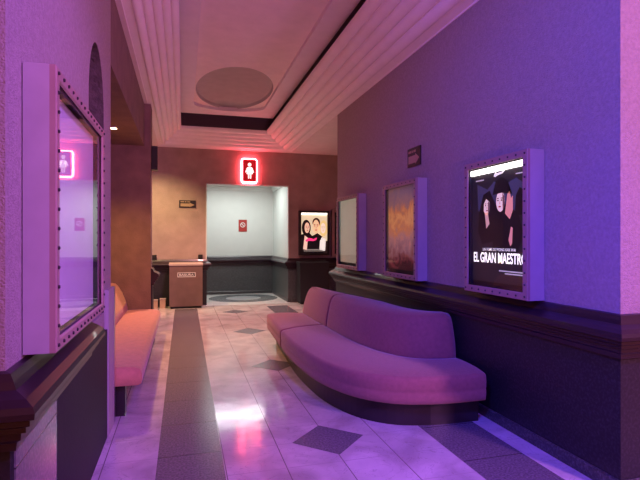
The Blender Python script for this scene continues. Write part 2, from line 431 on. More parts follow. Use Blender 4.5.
box(bm, -0.7, 2.7, -1.5, 11.7, 4.62, 4.7); box(bm, -0.7, -0.6, -1.5, 11.7, CH+0.1, 4.62); box(bm, 2.6, 2.7, -1.5, 11.7, CH+0.1, 4.62); box(bm, -0.6, 2.6, 11.55, 11.7, CH+0.1, 4.62)
structure('ceiling_void', bm, M['ceil_shade'])

# ================================================================== POSTER CASES
# local frame of a wall: P(s, d, z): s along the reading direction, d out of the wall
def right_wall(s, d, z): return (XR-d, s, z)
def left_wall(s, d, z): return (XL+d, s, z)
def end_wall(s, d, z): return (s, YE-d, z)

def wbox(bm, W, s0, s1, d0, d1, z0, z1, mi=0):
    a = W(s0, d0, z0); b = W(s1, d1, z1)
    box(bm, min(a[0], b[0]), max(a[0], b[0]), min(a[1], b[1]), max(a[1], b[1]), min(a[2], b[2]), max(a[2], b[2]), mi)

def flat(name, pts, m, parent):
    bm = new(); poly(bm, pts); return link(name, bm, m, parent)

_lit = {}
def ink(c, e):
    key = (tuple(c), e)
    if key not in _lit:
        _lit[key] = mat('poster_ink', lin(c), 0.6, emit=lin(c), estr=e)
    return _lit[key]

def ellipse(u, v, a, b, n=20, a0=0, a1=2*PI):
    return [(u+a*math.cos(a0+(a1-a0)*k/n), v+b*math.sin(a0+(a1-a0)*k/n)) for k in range(n if a1-a0 > 6.2 else n+1)]

def poster_case(W, s0, s1, z0, z1, D, label, group, rim=0.055, paper=None, tube=False, wipe=None, flip=1, frame_mat=None, n_stud=(9, 13), ins=0.012, mar=(0.004, 0.05, 0.005)):
    c = W((s0+s1)/2, 0, z0)
    t = thing('poster_case', label, 'poster case', c, group)
    bm = new(); th = 0.02
    wbox(bm, W, s0, s1, 0.004, 0.02, z0, z1)
    for a, b, e, f in ((s0, s0+th, z0, z1), (s1-th, s1, z0, z1), (s0+th, s1-th, z0, z0+th), (s0+th, s1-th, z1-th, z1)):
        wbox(bm, W, a, b, 0.02, D-0.025, e, f)
    link('case_body', bm, M['case'], t)
    bm = new()                                                   # front frame, mitred ring
    def ringv(i, d): return [W(s0+i, d, z0+i), W(s1-i, d, z0+i), W(s1-i, d, z1-i), W(s0+i, d, z1-i)]
    secs = [ringv(0.0, D-0.025), ringv(0.0, D-0.004), ringv(0.004, D), ringv(rim-0.006, D), ringv(rim, D-0.005), ringv(rim, D-0.010), ringv(0.0, D-0.025)]
    loft(bm, secs, True, False)
    bmesh.ops.remove_doubles(bm, verts=bm.verts[:], dist=1e-5)
    fr = link('front_frame', bm, frame_mat or M['frame'], t)
    bm = new()                                                   # black lining seen around the poster
    pd = D-0.055
    for a, b, e, f in ((s0+th, s0+rim-ins, z0+th, z1-th), (s1-rim+ins, s1-th, z0+th, z1-th)):
        wbox(bm, W, a, b, 0.022, D-0.027, e, f)
    for e, f in ((z0+th, z0+rim-ins), (z1-rim+ins, z1-th)):
        wbox(bm, W, s0+rim-ins, s1-rim+ins, 0.022, D-0.027, e, f)
    wbox(bm, W, s0+rim-ins, s1-rim+ins, 0.022, pd-0.008, z0+rim-ins, z1-rim+ins)
    link('lining', bm, M['black'], t)
    bm = new(); wbox(bm, W, s0+rim-ins+mar[0], s1-rim+ins-mar[0], pd-0.008, pd, z0+rim-ins+mar[1], z1-rim+ins-mar[2])
    ps = link('poster', bm, paper, t)
    bm = new(); wbox(bm, W, s0+rim-0.004, s1-rim+0.004, D-0.020, D-0.016, z0+rim-0.004, z1-rim+0.004)
    link('glass_pane', bm, M['glass'], t)
    # studs around the frame
    sm = None; off = origin_of(t)
    spots = []
    for k in range(n_stud[0]):
        s = s0+rim/2+(s1-s0-rim)*k/(n_stud[0]-1); spots += [(s, z0+rim/2), (s, z1-rim/2)]
    for k in range(1, n_stud[1]-1):
        z = z0+rim/2+(z1-z0-rim)*k/(n_stud[1]-1); spots += [(s0+rim/2, z), (s1-rim/2, z)]
    for s, z in spots:
        if sm is None:
            bm = new()
            o0 = Vector(W(0, 0, 0)); ax = Vector(W(0, 1, 0))-o0; e1 = Vector(W(1, 0, 0))-o0; e2 = Vector((0, 0, 1))
            rings = []
            for rr, hh in ((0.0075, -0.001), (0.0075, 0.004), (0.0045, 0.007)):
                rings.append([e1*(rr*math.cos(2*PI*k/8))+e2*(rr*math.sin(2*PI*k/8))+ax*hh for k in range(8)])
            loft(bm, rings)
            bmesh.ops.recalc_face_normals(bm, faces=bm.faces[:])
            sm = bpy.data.meshes.new('stud'); bm.to_mesh(sm); bm.free(); sm.materials.append(M['stud'])
        o = bpy.data.objects.new('stud', sm); COL.objects.link(o); o.parent = t
        o.location = Vector(W(s, D, z)) - off
    if tube:
        bm = new(); wbox(bm, W, s0+rim-ins+0.006, s1-rim+ins-0.006, pd+0.001, pd+0.022, z1-rim-0.050, z1-rim-0.008)
        link('light_tube', bm, M['tube'], t)
    return t, ps

def art(W, s_left, s_right, z0, z1, d, parent):
    """returns draw(name, points in 0..1, colour, emission, layer) on a printed sheet; s_left is the reader's left"""
    def P(u, v, layer): return W(s_left+(s_right-s_left)*u, d+0.0006*layer, z0+(z1-z0)*v)
    def draw(name, pts, c, e, layer): return flat(name, [P(u, v, layer) for u, v in pts], ink(c, e), parent)
    return P, draw

def features(draw, u, v, a, b, layer, tone, e, lean=0.0):
    """print eyes, brows, nose shadow and mouth on a face whose oval is (u, v, a, b)"""
    dark = (40, 22, 22)
    for k in (-1, 1):
        x = u+lean+0.42*a*k
        draw('printed_eye', ellipse(x, v+0.10*b, 0.20*a, 0.07*b, 8), dark, 0.4, layer)
        draw('printed_brow', [(x-0.26*a, v+0.26*b), (x+0.26*a, v+0.26*b), (x+0.22*a, v+0.34*b), (x-0.22*a, v+0.34*b)], dark, 0.4, layer)
    draw('printed_nose', [(u+lean-0.10*a, v-0.26*b), (u+lean+0.14*a, v-0.26*b), (u+lean+0.04*a, v+0.10*b)], tone, e*0.7, layer)
    draw('printed_mouth', ellipse(u+lean, v-0.50*b, 0.30*a, 0.08*b, 10), (150, 48, 48), e*0.7, layer)

# --- case 1: dark drama poster, lit by a tube
paper1 = mat('dark_poster_sheet', (0.012, 0.010, 0.014), 0.5, emit=(0.035, 0.025, 0.045), estr=0.25)
CZ0, CZ1 = 1.066, 2.150
t1, p1 = poster_case(right_wall, 2.95, 3.76, CZ0, CZ1, 0.15, 'lit poster case nearest the camera on the right wall, black poster with white title', 'studded poster cases on the right wall', paper=paper1, tube=True)
P, draw = art(right_wall, 3.76-0.045, 2.95+0.045, CZ0+0.095, CZ1-0.05, 0.0953, p1)
E = 0.75
draw('printed_cloud', [(0.10, 0.86), (0.30, 0.80), (0.42, 0.86), (0.62, 0.82), (0.80, 0.86), (0.98, 0.78), (0.98, 0.62), (0.62, 0.56), (0.30, 0.66), (0.12, 0.62)], (62, 58, 82), 0.5, 1)
draw('printed_figure', [(0.12, 0.44), (0.14, 0.60), (0.22, 0.76), (0.34, 0.79), (0.42, 0.70), (0.48, 0.64), (0.46, 0.36), (0.20, 0.32)], (14, 10, 16), 0.4, 2)
draw('printed_face', ellipse(0.285, 0.655, 0.062, 0.075), (226, 190, 176), E, 3)
features(draw, 0.285, 0.655, 0.062, 0.075, 3.5, (176, 124, 108), E, 0.006)
draw('printed_shade', [(0.315, 0.70), (0.35, 0.68), (0.345, 0.62), (0.31, 0.585), (0.325, 0.64)], (120, 84, 84), 0.5, 3.6)
draw('printed_hair', [(0.19, 0.56), (0.20, 0.70), (0.27, 0.765), (0.35, 0.74), (0.36, 0.68), (0.28, 0.72), (0.235, 0.68), (0.23, 0.56)], (12, 8, 10), 0.4, 4)
draw('printed_neck', [(0.25, 0.60), (0.31, 0.60), (0.34, 0.50), (0.28, 0.46)], (198, 150, 134), E, 3)
draw('printed_figure', [(0.40, 0.30), (0.42, 0.56), (0.52, 0.66), (0.66, 0.66), (0.84, 0.56), (0.92, 0.40), (0.80, 0.24), (0.52, 0.24)], (12, 10, 15), 0.4, 4)
draw('printed_face', ellipse(0.54, 0.685, 0.075, 0.088), (232, 196, 180), E, 5)
features(draw, 0.54, 0.685, 0.075, 0.088, 5.5, (180, 128, 110), E, -0.012)
draw('printed_shade', [(0.575, 0.76), (0.61, 0.72), (0.615, 0.66), (0.58, 0.60), (0.59, 0.68)], (116, 74, 74), 0.5, 5.6)
draw('printed_hat', [(0.40, 0.745), (0.44, 0.79), (0.46, 0.86), (0.56, 0.89), (0.66, 0.85), (0.68, 0.77), (0.74, 0.735), (0.56, 0.755)], (10, 8, 14), 0.4, 6)
draw('printed_hand', [(0.62, 0.58), (0.66, 0.74), (0.70, 0.76), (0.72, 0.70), (0.75, 0.72), (0.75, 0.60), (0.70, 0.53)], (214, 134, 120), E, 6)
draw('printed_figure', [(0.78, 0.56), (0.80, 0.72), (0.86, 0.78), (0.96, 0.74), (0.99, 0.56)], (9, 7, 12), 0.4, 7)
draw('printed_hand', [(0.68, 0.36), (0.72, 0.47), (0.75, 0.46), (0.74, 0.33), (0.71, 0.31)], (205, 130, 122), E, 7)
draw('printed_emblem', [(0.42, 0.905), (0.46, 0.945), (0.48, 0.925), (0.56, 0.93), (0.66, 0.955), (0.58, 0.915), (0.50, 0.908), (0.45, 0.895)], (225, 215, 205), E, 8)
WI = ink((255, 246, 235), 1.5); WS = ink((235, 225, 215), 0.9)
place = lambda u, v: P(u, v, 9)
text_mesh('small_lettering', 'UN FILME DE WONG KAR WAI', 0.22, 0.268, 0.58, 0.024, place, WS, p1, 0.01)
text_mesh('title_lettering', 'EL GRAN MAESTRO', 0.04, 0.165, 0.93, 0.088, place, WI, p1, 0.016)
for (u, v, w) in ((0.52, 0.098, 0.44), (0.62, 0.078, 0.34), (0.08, 0.885, 0.16), (0.80, 0.885, 0.14)):
    draw('credit_line', [(u, v), (u+w, v), (u+w, v+0.010), (u, v+0.010)], (190, 180, 178), 0.6, 9)

# --- case 2: warm hazy poster; unlit, its brightness put in as faint emission
def blotch(name, stops, scale, emi):
    m = bpy.data.materials.new(name); m.use_nodes = True
    N = m.node_tree.nodes; L = m.node_tree.links; b = N['Principled BSDF']
    tc = N.new('ShaderNodeTexCoord'); n = N.new('ShaderNodeTexNoise'); n.inputs['Scale'].default_value = scale; n.inputs['Detail'].default_value = 5; n.inputs['Distortion'].default_value = 1.2
    L.new(tc.outputs['Object'], n.inputs['Vector'])
    r = N.new('ShaderNodeValToRGB'); els = r.color_ramp.elements
    while len(els) < len(stops): els.new(1.0)
    for e, (p, c) in zip(els, stops): e.position = p; e.color = lin(c)
    sx_ = N.new('ShaderNodeSeparateXYZ'); L.new(tc.outputs['Generated'], sx_.inputs[0])
    v = math_node(m.node_tree, 'ADD', sx_.outputs[2], math_node(m.node_tree, 'MULTIPLY', math_node(m.node_tree, 'SUBTRACT', n.outputs['Fac'], 0.5), 0.55))
    L.new(v, r.inputs['Fac']); L.new(r.outputs['Color'], b.inputs['Base Color'])
    L.new(r.outputs['Color'], b.inputs['Emission Color']); b.inputs['Emission Strength'].default_value = emi
    b.inputs['Roughness'].default_value = 0.6
    return m
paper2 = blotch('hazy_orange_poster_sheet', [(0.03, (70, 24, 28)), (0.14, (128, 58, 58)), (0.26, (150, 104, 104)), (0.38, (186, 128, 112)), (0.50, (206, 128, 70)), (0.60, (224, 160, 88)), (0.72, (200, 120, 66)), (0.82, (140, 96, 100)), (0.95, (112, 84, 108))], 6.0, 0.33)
t2, p2 = poster_case(right_wall, 4.70, 5.58, CZ0, CZ1+0.01, 0.14, 'poster case in the middle of the right wall with a hazy orange poster', 'studded poster cases on the right wall', paper=paper2)
# --- case 3: glass reflection painted as a pale, faintly glowing sheet
paper3 = mat('pale_reflection_sheet', lin((190, 186, 158)), 0.5, var=0.05, emit=lin((176, 172, 140)), estr=0.34)
t3, p3 = poster_case(right_wall, 6.50, 7.47, CZ0, CZ1+0.01, 0.14, 'poster case at the far end of the right wall with a pale glass reflection painted on its sheet', 'studded poster cases on the right wall', paper=paper3)

# --- left case: big one, glass reflecting the corridor
paper4 = mat('lavender_sheet', (0.72, 0.66, 0.74), 0.6, var=0.05)
t4, p4 = poster_case(left_wall, 2.04, 3.20, 1.075, 2.160, 0.118, 'large glazed poster case on the left wall in front of the arched niche', None, rim=0.05, paper=paper4, n_stud=(14, 15), mar=(0.012, 0.012, 0.012))

# --- lit poster on the end wall
pe0, pe1, pz0, pz1 = 2.70, 3.46, 1.13, 2.21
tE = thing('poster_display', 'bright backlit poster of three faces in a thin black frame on the end wall', 'poster display', (3.08, YE, pz0))
bm = new()
wbox(bm, end_wall, pe0, pe1, 0.004, 0.05, pz0, pz1); link('case_body', bm, M['black'], tE)
bm = new()
def ringE(i, d): return [end_wall(pe0+i, d, pz0+i), end_wall(pe1-i, d, pz0+i), end_wall(pe1-i, d, pz1-i), end_wall(pe0+i, d, pz1-i)]
loft(bm, [ringE(0, 0.05), ringE(0, 0.09), ringE(0.05, 0.09), ringE(0.05, 0.05)], True, False); link('front_frame', bm, M['blackgloss'], tE)
bm = new(); wbox(bm, end_wall, pe0+0.05, pe1-0.05, 0.051, 0.056, pz0+0.05, pz1-0.05)
pE = link('poster', bm, ink((226, 206, 170), 0.85), tE)
bm = new(); wbox(bm, end_wall, pe0+0.06, pe1-0.06, 0.058, 0.075, pz1-0.09, pz1-0.055); link('light_tube', bm, M['tube'], tE)
P, draw = art(end_wall, pe0+0.05, pe1-0.05, pz0+0.05, pz1-0.05, 0.0565, pE)
EE = 0.9
draw('printed_backdrop', [(0, 0), (1, 0), (1, 0.30), (0.6, 0.36), (0, 0.30)], (54, 36, 34), 0.6, 1)
draw('printed_figure', [(0.0, 0.0), (0.46, 0.0), (0.44, 0.42), (0.30, 0.52), (0.0, 0.46)], (30, 20, 22), 0.5, 2)
draw('printed_hair', ellipse(0.20, 0.63, 0.17, 0.20), (24, 12, 12), 0.5, 3)
draw('printed_face', ellipse(0.23, 0.63, 0.095, 0.13), (236, 186, 160), EE, 4)
features(draw, 0.23, 0.63, 0.095, 0.13, 4.5, (190, 130, 110), EE, 0.01)
draw('printed_arm', [(0.08, 0.10), (0.22, 0.08), (0.26, 0.38), (0.14, 0.44)], (240, 196, 176), EE, 4)
draw('printed_figure', [(0.34, 0.0), (0.86, 0.0), (0.84, 0.40), (0.62, 0.50), (0.40, 0.42)], (22, 16, 20), 0.5, 5)
draw('printed_hair', ellipse(0.58, 0.76, 0.15, 0.12), (62, 34, 22), 0.6, 6)
draw('printed_face', ellipse(0.57, 0.66, 0.125, 0.17), (240, 190, 150), EE, 7)
features(draw, 0.57, 0.66, 0.125, 0.17, 7.5, (190, 134, 100), EE)
draw('printed_hair', ellipse(0.86, 0.62, 0.16, 0.20), (232, 196, 130), EE, 8)
draw('printed_face', ellipse(0.84, 0.62, 0.095, 0.13), (250, 224, 200), EE, 9)
features(draw, 0.84, 0.62, 0.095, 0.13, 9.5, (210, 160, 130), EE)
draw('printed_shirt', [(0.70, 0.08), (0.92, 0.06), (0.94, 0.34), (0.80, 0.40), (0.72, 0.30)], (245, 235, 225), EE, 9)
draw('printed_title', [(0.16, 0.32), (0.30, 0.38), (0.48, 0.35), (0.60, 0.39), (0.58, 0.33), (0.46, 0.30), (0.30, 0.31), (0.20, 0.28)], (255, 60, 130), 1.0, 10)
for v, w in ((0.05, 0.8), (0.085, 0.6)):
    draw('credit_line', [(0.5-w/2, v), (0.5+w/2, v), (0.5+w/2, v+0.012), (0.5-w/2, v+0.012)], (200, 190, 180), 0.6, 11)

# --- unlit dark case further right on the end wall, mostly behind the corner
bm0, s0_, s1_ = None, 3.52, 4.24
tD = thing('poster_case', 'unlit dark brown poster case on the end wall right of the bright poster', 'poster case', (3.88, YE, 1.1))
bm = new(); wbox(bm, end_wall, s0_, s1_, 0.004, 0.10, 1.10, 2.24); link('case_body', bm, M['bin'], tD)
bm = new()
def ringD(i, d): return [end_wall(s0_+i, d, 1.10+i), end_wall(s1_-i, d, 1.10+i), end_wall(s1_-i, d, 2.24-i), end_wall(s0_+i, d, 2.24-i)]
loft(bm, [ringD(0, 0.10), ringD(0, 0.13), ringD(0.06, 0.13), ringD(0.06, 0.10)], True, False); link('front_frame', bm, M['frame'], tD)
bm = new(); wbox(bm, end_wall, s0_+0.06, s1_-0.06, 0.101, 0.106, 1.16, 2.18); link('poster', bm, M['black'], tD)

# ================================================================== SIGNS
# neon restroom sign
sx, sz = 1.50, 3.125
tS = thing('restroom_sign', 'glowing red restroom sign with white female figure above the opening', 'sign', (sx, YE, sz-0.3))
def rrect(w, h, r, n=6):
    pts = []
    for cx_, cz_, a0 in ((w-r, h-r, 0), (-(w-r), h-r, PI/2), (-(w-r), -(h-r), PI), (w-r, -(h-r), 3*PI/2)):
        for k in range(n+1):
            a = a0+PI/2*k/n; pts.append((cx_+r*math.cos(a), cz_+r*math.sin(a)))
    return pts
bm = new(); path = rrect(0.172, 0.276, 0.05); secs = []
npt = len(path)
for i, (u, v) in enumerate(path):
    a = Vector(path[i-1]); b = Vector(path[(i+1) % npt]); tg = (b-a).normalized(); nn = Vector((tg.y, -tg.x))
    secs.append([(sx+u+nn.x*0.021*math.cos(2*PI*k/8), YE-0.04-0.021*math.sin(2*PI*k/8), sz+v+nn.y*0.021*math.cos(2*PI*k/8)) for k in range(8)])
secs.append(secs[0]); loft(bm, secs, True, False); link('neon_tube', bm, M['neon'], tS, smooth=True)
bm = new(); prism(bm, [(sx+u, YE-0.095, sz+v) for u, v in rrect(0.158, 0.255, 0.03)], (0, -0.03, 0)); sp = link('sign_panel', bm, M['red_panel'], tS)
for u, v in ((-0.1, 0.18), (0.1, 0.18), (-0.1, -0.18), (0.1, -0.18)):
    bm = new(); disc(bm, (sx+u, YE-0.096, sz+v), 0.012, 'y', 0.094, 10); link('standoff', bm, M['steel'], tS)
bm = new(); yy = YE-0.1265
prism(bm, [(sx+u, yy, sz+0.135+v) for u, v in ellipse(0, 0, 0.042, 0.045, 16)], (0, -0.004, 0))
for fig in ([(-0.036, 0.075), (0.036, 0.075), (0.030, 0.0), (0.070, -0.085), (-0.070, -0.085), (-0.030, 0.0)],
            [(-0.044, 0.076), (-0.066, 0.060), (-0.104, -0.045), (-0.086, -0.055), (-0.040, 0.030)], [(0.044, 0.076), (0.066, 0.060), (0.104, -0.045), (0.086, -0.055), (0.040, 0.030)],
            [(-0.040, -0.085), (-0.008, -0.085), (-0.008, -0.19), (-0.036, -0.19)], [(0.040, -0.085), (0.008, -0.085), (0.008, -0.19), (0.036, -0.19)]):
    prism(bm, [(sx+u, yy, sz+v) for u, v in fig], (0, -0.004, 0))
link('female_figure', bm, M['sign_white'], sp)

# small red notice on the lobby back wall
nx, nz = 1.605, 1.90
tN = thing('notice_sign', 'small red notice with a pale crossed circle on the white back wall', 'sign', (nx, YA, nz-0.17))
bm = new(); box(bm, nx-0.115, nx+0.115, YA-0.012, YA-0.001, nz-0.165, nz+0.165); sp = link('sign_panel', bm, M['red_print'], tN)
bm = new()
ro, ri = ellipse(0, 0.02, 0.07, 0.07, 24), ellipse(0, 0.02, 0.052, 0.052, 24)
a = [bm.verts.new((nx+u, YA-0.0135, nz+v)) for u, v in ro]; b = [bm.verts.new((nx+u, YA-0.0135, nz+v)) for u, v in ri]
for k in range(24): bm.faces.new((a[k], a[(k+1) % 24], b[(k+1) % 24], b[k]))
poly(bm, [(nx-0.052, YA-0.0135, nz+0.06), (nx-0.036, YA-0.0135, nz+0.072), (nx+0.052, YA-0.0135, nz-0.02), (nx+0.036, YA-0.0135, nz-0.032)])
link('crossed_circle', bm, M['white_print'], sp)

# arrow signs
def arrow_sign(W, sL, sR, z0, z1, label):
    """sL is the reader's left; a dark plate with a pale arrow pointing to the reader's right"""
    t = thing('arrow_sign', label, 'sign', W((sL+sR)/2, 0, z0), None)
    bm = new(); wbox(bm, W, min(sL, sR), max(sL, sR), 0.002, 0.014, z0, z1); pl = link('sign_plate', bm, M['blackgloss'], t)
    P = lambda u, v: W(sL+(sR-sL)*u, 0.0148, z0+(z1-z0)*v)
    flat('arrow', [P(u, v) for u, v in ((0.08, 0.18), (0.62, 0.18), (0.62, 0.10), (0.93, 0.40), (0.62, 0.68), (0.62, 0.58), (0.08, 0.58))], M['tan_print'], pl)
    bm = new()
    for u0, u1 in ((0.08, 0.30), (0.34, 0.44), (0.48, 0.66)): poly(bm, [P(u0, 0.74), P(u1, 0.74), P(u1, 0.86), P(u0, 0.86)])
    link('small_lettering', bm, M['tan_print'], pl)
    return t
arrow_sign(end_wall, -0.085, 0.285, 2.235, 2.405, 'small black arrow sign on the tan end wall above the brown bin')
arrow_sign(right_wall, 5.155, 4.84, 2.325, 2.535, 'small dark arrow sign high on the right wall above the middle poster case')

# ================================================================== SOFA
def plan(pts, n): return [Vector((p.x, p.y)) for p in catmull([Vector((x, y, 0)) for x, y in pts], n)]
NS = 60
F = plan([(1.19, 7.08), (1.165, 6.5), (1.14, 5.9), (1.12, 5.3), (1.14, 4.75), (1.20, 4.25), (1.35, 3.83), (1.58, 3.58), (1.85, 3.48), (2.10, 3.45), (2.345, 3.45)], NS)
B = plan([(1.72, 7.08), (1.72, 6.6), (1.725, 6.1), (1.735, 5.7), (1.75, 5.2), (1.79, 4.75), (1.88, 4.38), (2.02, 4.14), (2.2, 4.04), (2.42, 4.01)], NS)
K = plan([(1.98, 7.06), (2.02, 6.6), (2.09, 6.1), (2.16, 5.7), (2.22, 5.3), (2.23, 5.0), (2.24, 4.75), (2.28, 4.55), (2.35, 4.42), (2.45, 4.36)], NS)
tSo = thing('sofa', 'long curved mauve upholstered banquette sofa on a black plinth along the right wall', 'sofa', (1.75, 5.2, 0))
SEAT = [(0.03, 0.203), (-0.006, 0.208), (-0.020, 0.24), (-0.022, 0.285), (-0.012, 0.298), (-0.021, 0.311), (-0.026, 0.36), (-0.022, 0.396), (-0.004, 0.416), (0.045, 0.425), (0.30, 0.434), (0.60, 0.430), (0.90, 0.42), (1.06, 0.41), (1.10, 0.205)]
def seat_sections(i0, i1):
    out = []
    for i in range(i0, i1+1):
        f, b = F[i], B[i]; d = b-f; w = d.length; d = d/w
        e = 1.0
        row = []
        for t, z in SEAT:
            k = t if t > 0.2 else t/0.58*1.0
            off = d*(t*0.58 if t <= 0.2 else t*w)
            row.append((f.x+off.x, f.y+off.y, z))
        out.append(row)
    return out
def pad_end(secs, end, amt=0.03):
    """round an end of a cushion: add shrunken end sections"""
    s = secs[0] if end == 0 else secs[-1]; s2 = secs[1] if end == 0 else secs[-2]
    c = sum((Vector(p) for p in s), Vector())/len(s); dirv = (Vector(s[5])-Vector(s2[5])).normalized(); dirv.z = 0
    r1 = [tuple(c+(Vector(p)-c)*0.985+dirv*amt*0.6) for p in s]; r2 = [tuple(c+(Vector(p)-c)*0.94+dirv*amt) for p in s]
    return [r2, r1]+secs if end == 0 else secs+[r1, r2]
SPL = 17                                # the seam between the two cushions
def cushion(name, secs, parent, m):
    bm = new(); loft(bm, secs)
    o = link(name, bm, m, parent, smooth=True); return o
cushion('seat_cushion', pad_end(pad_end(seat_sections(0, SPL), 0, 0.03), 1, 0.012), tSo, M['sofa'])
cushion('seat_cushion', pad_end(pad_end(seat_sections(SPL+1, NS-1), 0, 0.012), 1, 0.012), tSo, M['sofa'])
def back_sections(i0, i1):
    out = []
    for i in range(i0, i1+1):
        f, r = B[i], K[i]; d = r-f; w = d.length; d = d/w
        prof = [(0.0, 0.36), (-0.005, 0.44), (0.012, 0.55), (0.045, 0.66), (0.075, 0.735), (0.105, 0.775), (0.14, 0.796), (0.5*w, 0.802), (w-0.05, 0.798), (w-0.012, 0.78), (w, 0.75), (w, 0.36)]
        out.append([(f.x+d.x*t, f.y+d.y*t, z) for t, z in prof])
    return out
SB = 20
cushion('backrest', pad_end(pad_end(back_sections(0, SB), 0, 0.02), 1, 0.010), tSo, M['sofa'])
cushion('backrest', pad_end(back_sections(SB+1, NS-1), 0, 0.010), tSo, M['sofa'])
bm = new()
secs = []
for i in range(NS):
    f, r = F[i], K[i]; d = (B[i]-f).normalized()
    a = f+d*0.115; b = r-(r-B[i]).normalized()*0.03
    if i == 0: a.y -= 0.1; b.y -= 0.08
    secs.append([(a.x, a.y, 0), (b.x, b.y, 0), (b.x, b.y, 0.36 if False else 0.204), (a.x, a.y, 0.204)])
loft(bm, secs); link('plinth', bm, M['plinth'], tSo)
bm = new(); secs = []
for i in range(1, NS):
    f, r = B[i], K[i]; d = (r-f).normalized()
    a = f+d*0.08; b = r-d*0.02
    secs.append([(a.x, a.y, 0.204), (b.x, b.y, 0.204), (b.x, b.y, 0.36), (a.x, a.y, 0.36)])
loft(bm, secs); link('back_support', bm, M['plinth'], tSo)

# ================================================================== BENCH
tB = thing('bench', 'long salmon upholstered bench in the left recess before the brown pillar', 'bench', (-0.7, 6.2, 0))
by0, by1 = 4.39, 7.985
bx0, bx1 = XB+0.015, -0.335
def slab(prof, y0, y1, r):
    secs = []
    c = Vector((sum(p[0] for p in prof)/len(prof), sum(p[1] for p in prof)/len(prof)))
    ys = [(y0, 0.93), (y0+r*0.35, 0.975), (y0+r, 1.0)]
    n = 14
    for k in range(1, n): ys.append((y0+r+(y1-y0-2*r)*k/n, 1.0))
    ys += [(y1-r, 1.0), (y1-r*0.35, 0.975), (y1, 0.93)]
    for y, s in ys: secs.append([(c.x+(x-c.x)*(1-(1-s)*0.25), y, c.y+(z-c.y)*s) for x, z in prof])
    return secs
sp_ = [(bx0, 0.27), (bx1-0.03, 0.27), (bx1-0.005, 0.28), (bx1+0.004, 0.32), (bx1+0.002, 0.37), (bx1-0.015, 0.41), (bx1-0.06, 0.43), (bx1-0.2, 0.44), (bx0+0.2, 0.435), (bx0, 0.43)]
bm = new(); loft(bm, slab(sp_, by0, by1, 0.05)); link('seat', bm, M['bench'], tB, smooth=True)
bp_ = [(bx0+0.005, 0.44), (bx0+0.005, 0.80), (bx0+0.02, 0.84), (bx0+0.06, 0.855), (bx0+0.10, 0.845), (bx0+0.14, 0.81), (bx0+0.19, 0.72), (bx0+0.25, 0.56), (bx0+0.28, 0.44)]
bm = new(); loft(bm, slab(bp_, by0, by1, 0.05)); link('backrest', bm, M['bench'], tB, smooth=True)
for y in (4.47, 6.1, 7.7):
    bm = new(); box(bm, bx0+0.05, -0.475, y, y+0.12, 0, 0.275); link('support', bm, M['plinth'], tB, bevel=0.006)

# ================================================================== BINS
def litter_bin(x0, x1, y0, y1, z1, label, m_body, m_top, lettering):
    t = thing('litter_bin', label, 'bin', ((x0+x1)/2, (y0+y1)/2, 0))
    bm = new(); box(bm, x0+0.03, x1-0.03, y0+0.03, y1, 0, 0.05); link('foot', bm, M['black'], t)
    bm = new(); box(bm, x0, x1, y0, y1, 0.05, z1-0.06); body = link('body', bm, m_body, t, bevel=0.008)
    bm = new(); prism(bm, [(x0-0.01, y0-0.012, z1-0.06), (x0-0.01, y0-0.012, z1-0.025), (x0-0.01, y1, z1), (x0-0.01, y1, z1-0.06)], (x1-x0+0.02, 0, 0)); link('lid', bm, m_top, t, bevel=0.004)
    if lettering:
        s0, s1, q0, q1 = x0+0.17, x0+0.55, 0.69, 0.79
        bm = new()
        outer = [(s0, q0), (s1, q0), (s1, q1), (s0, q1)]; i = 0.014; inner = [(s0+i, q0+i), (s1-i, q0+i), (s1-i, q1-i), (s0+i, q1-i)]
        a = [bm.verts.new((u, y0-0.003, v)) for u, v in outer]; b = [bm.verts.new((u, y0-0.003, v)) for u, v in inner]
        for k in range(4): bm.faces.new((a[k], a[(k+1) % 4], b[(k+1) % 4], b[k]))
        pl0 = new(); box(pl0, s0, s1, y0-0.002, y0+0.001, q0, q1); lp = link('label_plate', pl0, M['stud'], body)
        link('label_border', bm, M['white_print'], lp)
        text_mesh('lettering', 'BASURA', s0+0.035, q0+0.026, s1-s0-0.07, q1-q0-0.052, lambda u, v: (u, y0-0.0035, v), M['white_print'], lp, 0.03)
    return t
litter_bin(-0.285, 0.415, 11.10, 11.46, 1.0, 'brown litter bin with white lettering on a label plate, left of the opening', M['bin'], M['bin_top'], True)
litter_bin(2.62, 3.32, 11.08, 11.46, 1.0, 'plain black litter bin under the bright poster, right of the opening', M['blackgloss'], M['blackgloss'], False)

# ================================================================== SMALL FITTINGS
# loudspeaker on the pillar side
tL = thing('loudspeaker', 'slim black loudspeaker hung high on the brown pillar edge', 'loudspeaker', (-0.48, 8.2, 2.6))
bm = new(); box(bm, -0.474, -0.385, 8.08, 8.26, 2.60, 2.97); sp = link('cabinet', bm, M['blackgloss'], tL, bevel=0.01)
bm = new(); box(bm, -0.466, -0.393, 8.072, 8.079, 2.63, 2.94); link('grille', bm, M['black'], sp)
bm = new(); box(bm, -0.482, -0.473, 8.14, 8.20, 2.72, 2.86); link('bracket', bm, M['steel'], tL)
# small black sensor boxes on the rails
def rail_box(x, y, label):
    t = thing('sensor_box', label, 'sensor box', (x, y, 1.06), 'small black boxes on the rail')
    bm = new(); box(bm, x-0.05, x+0.05, y-0.02, y+0.02, 1.06, 1.165); link('housing', bm, M['black'], t, bevel=0.008)
    bm = new(); disc(bm, (x, y-0.021, 1.12), 0.022, 'y', -0.006, 14); link('sensor_eye', bm, M['blackgloss'], t)
rail_box(0.385, YE-0.021, 'small black box on the rail behind the brown bin beside the opening')
rail_box(-0.62, YE-0.021, 'small black box on the end wall rail next to the pillar edge')
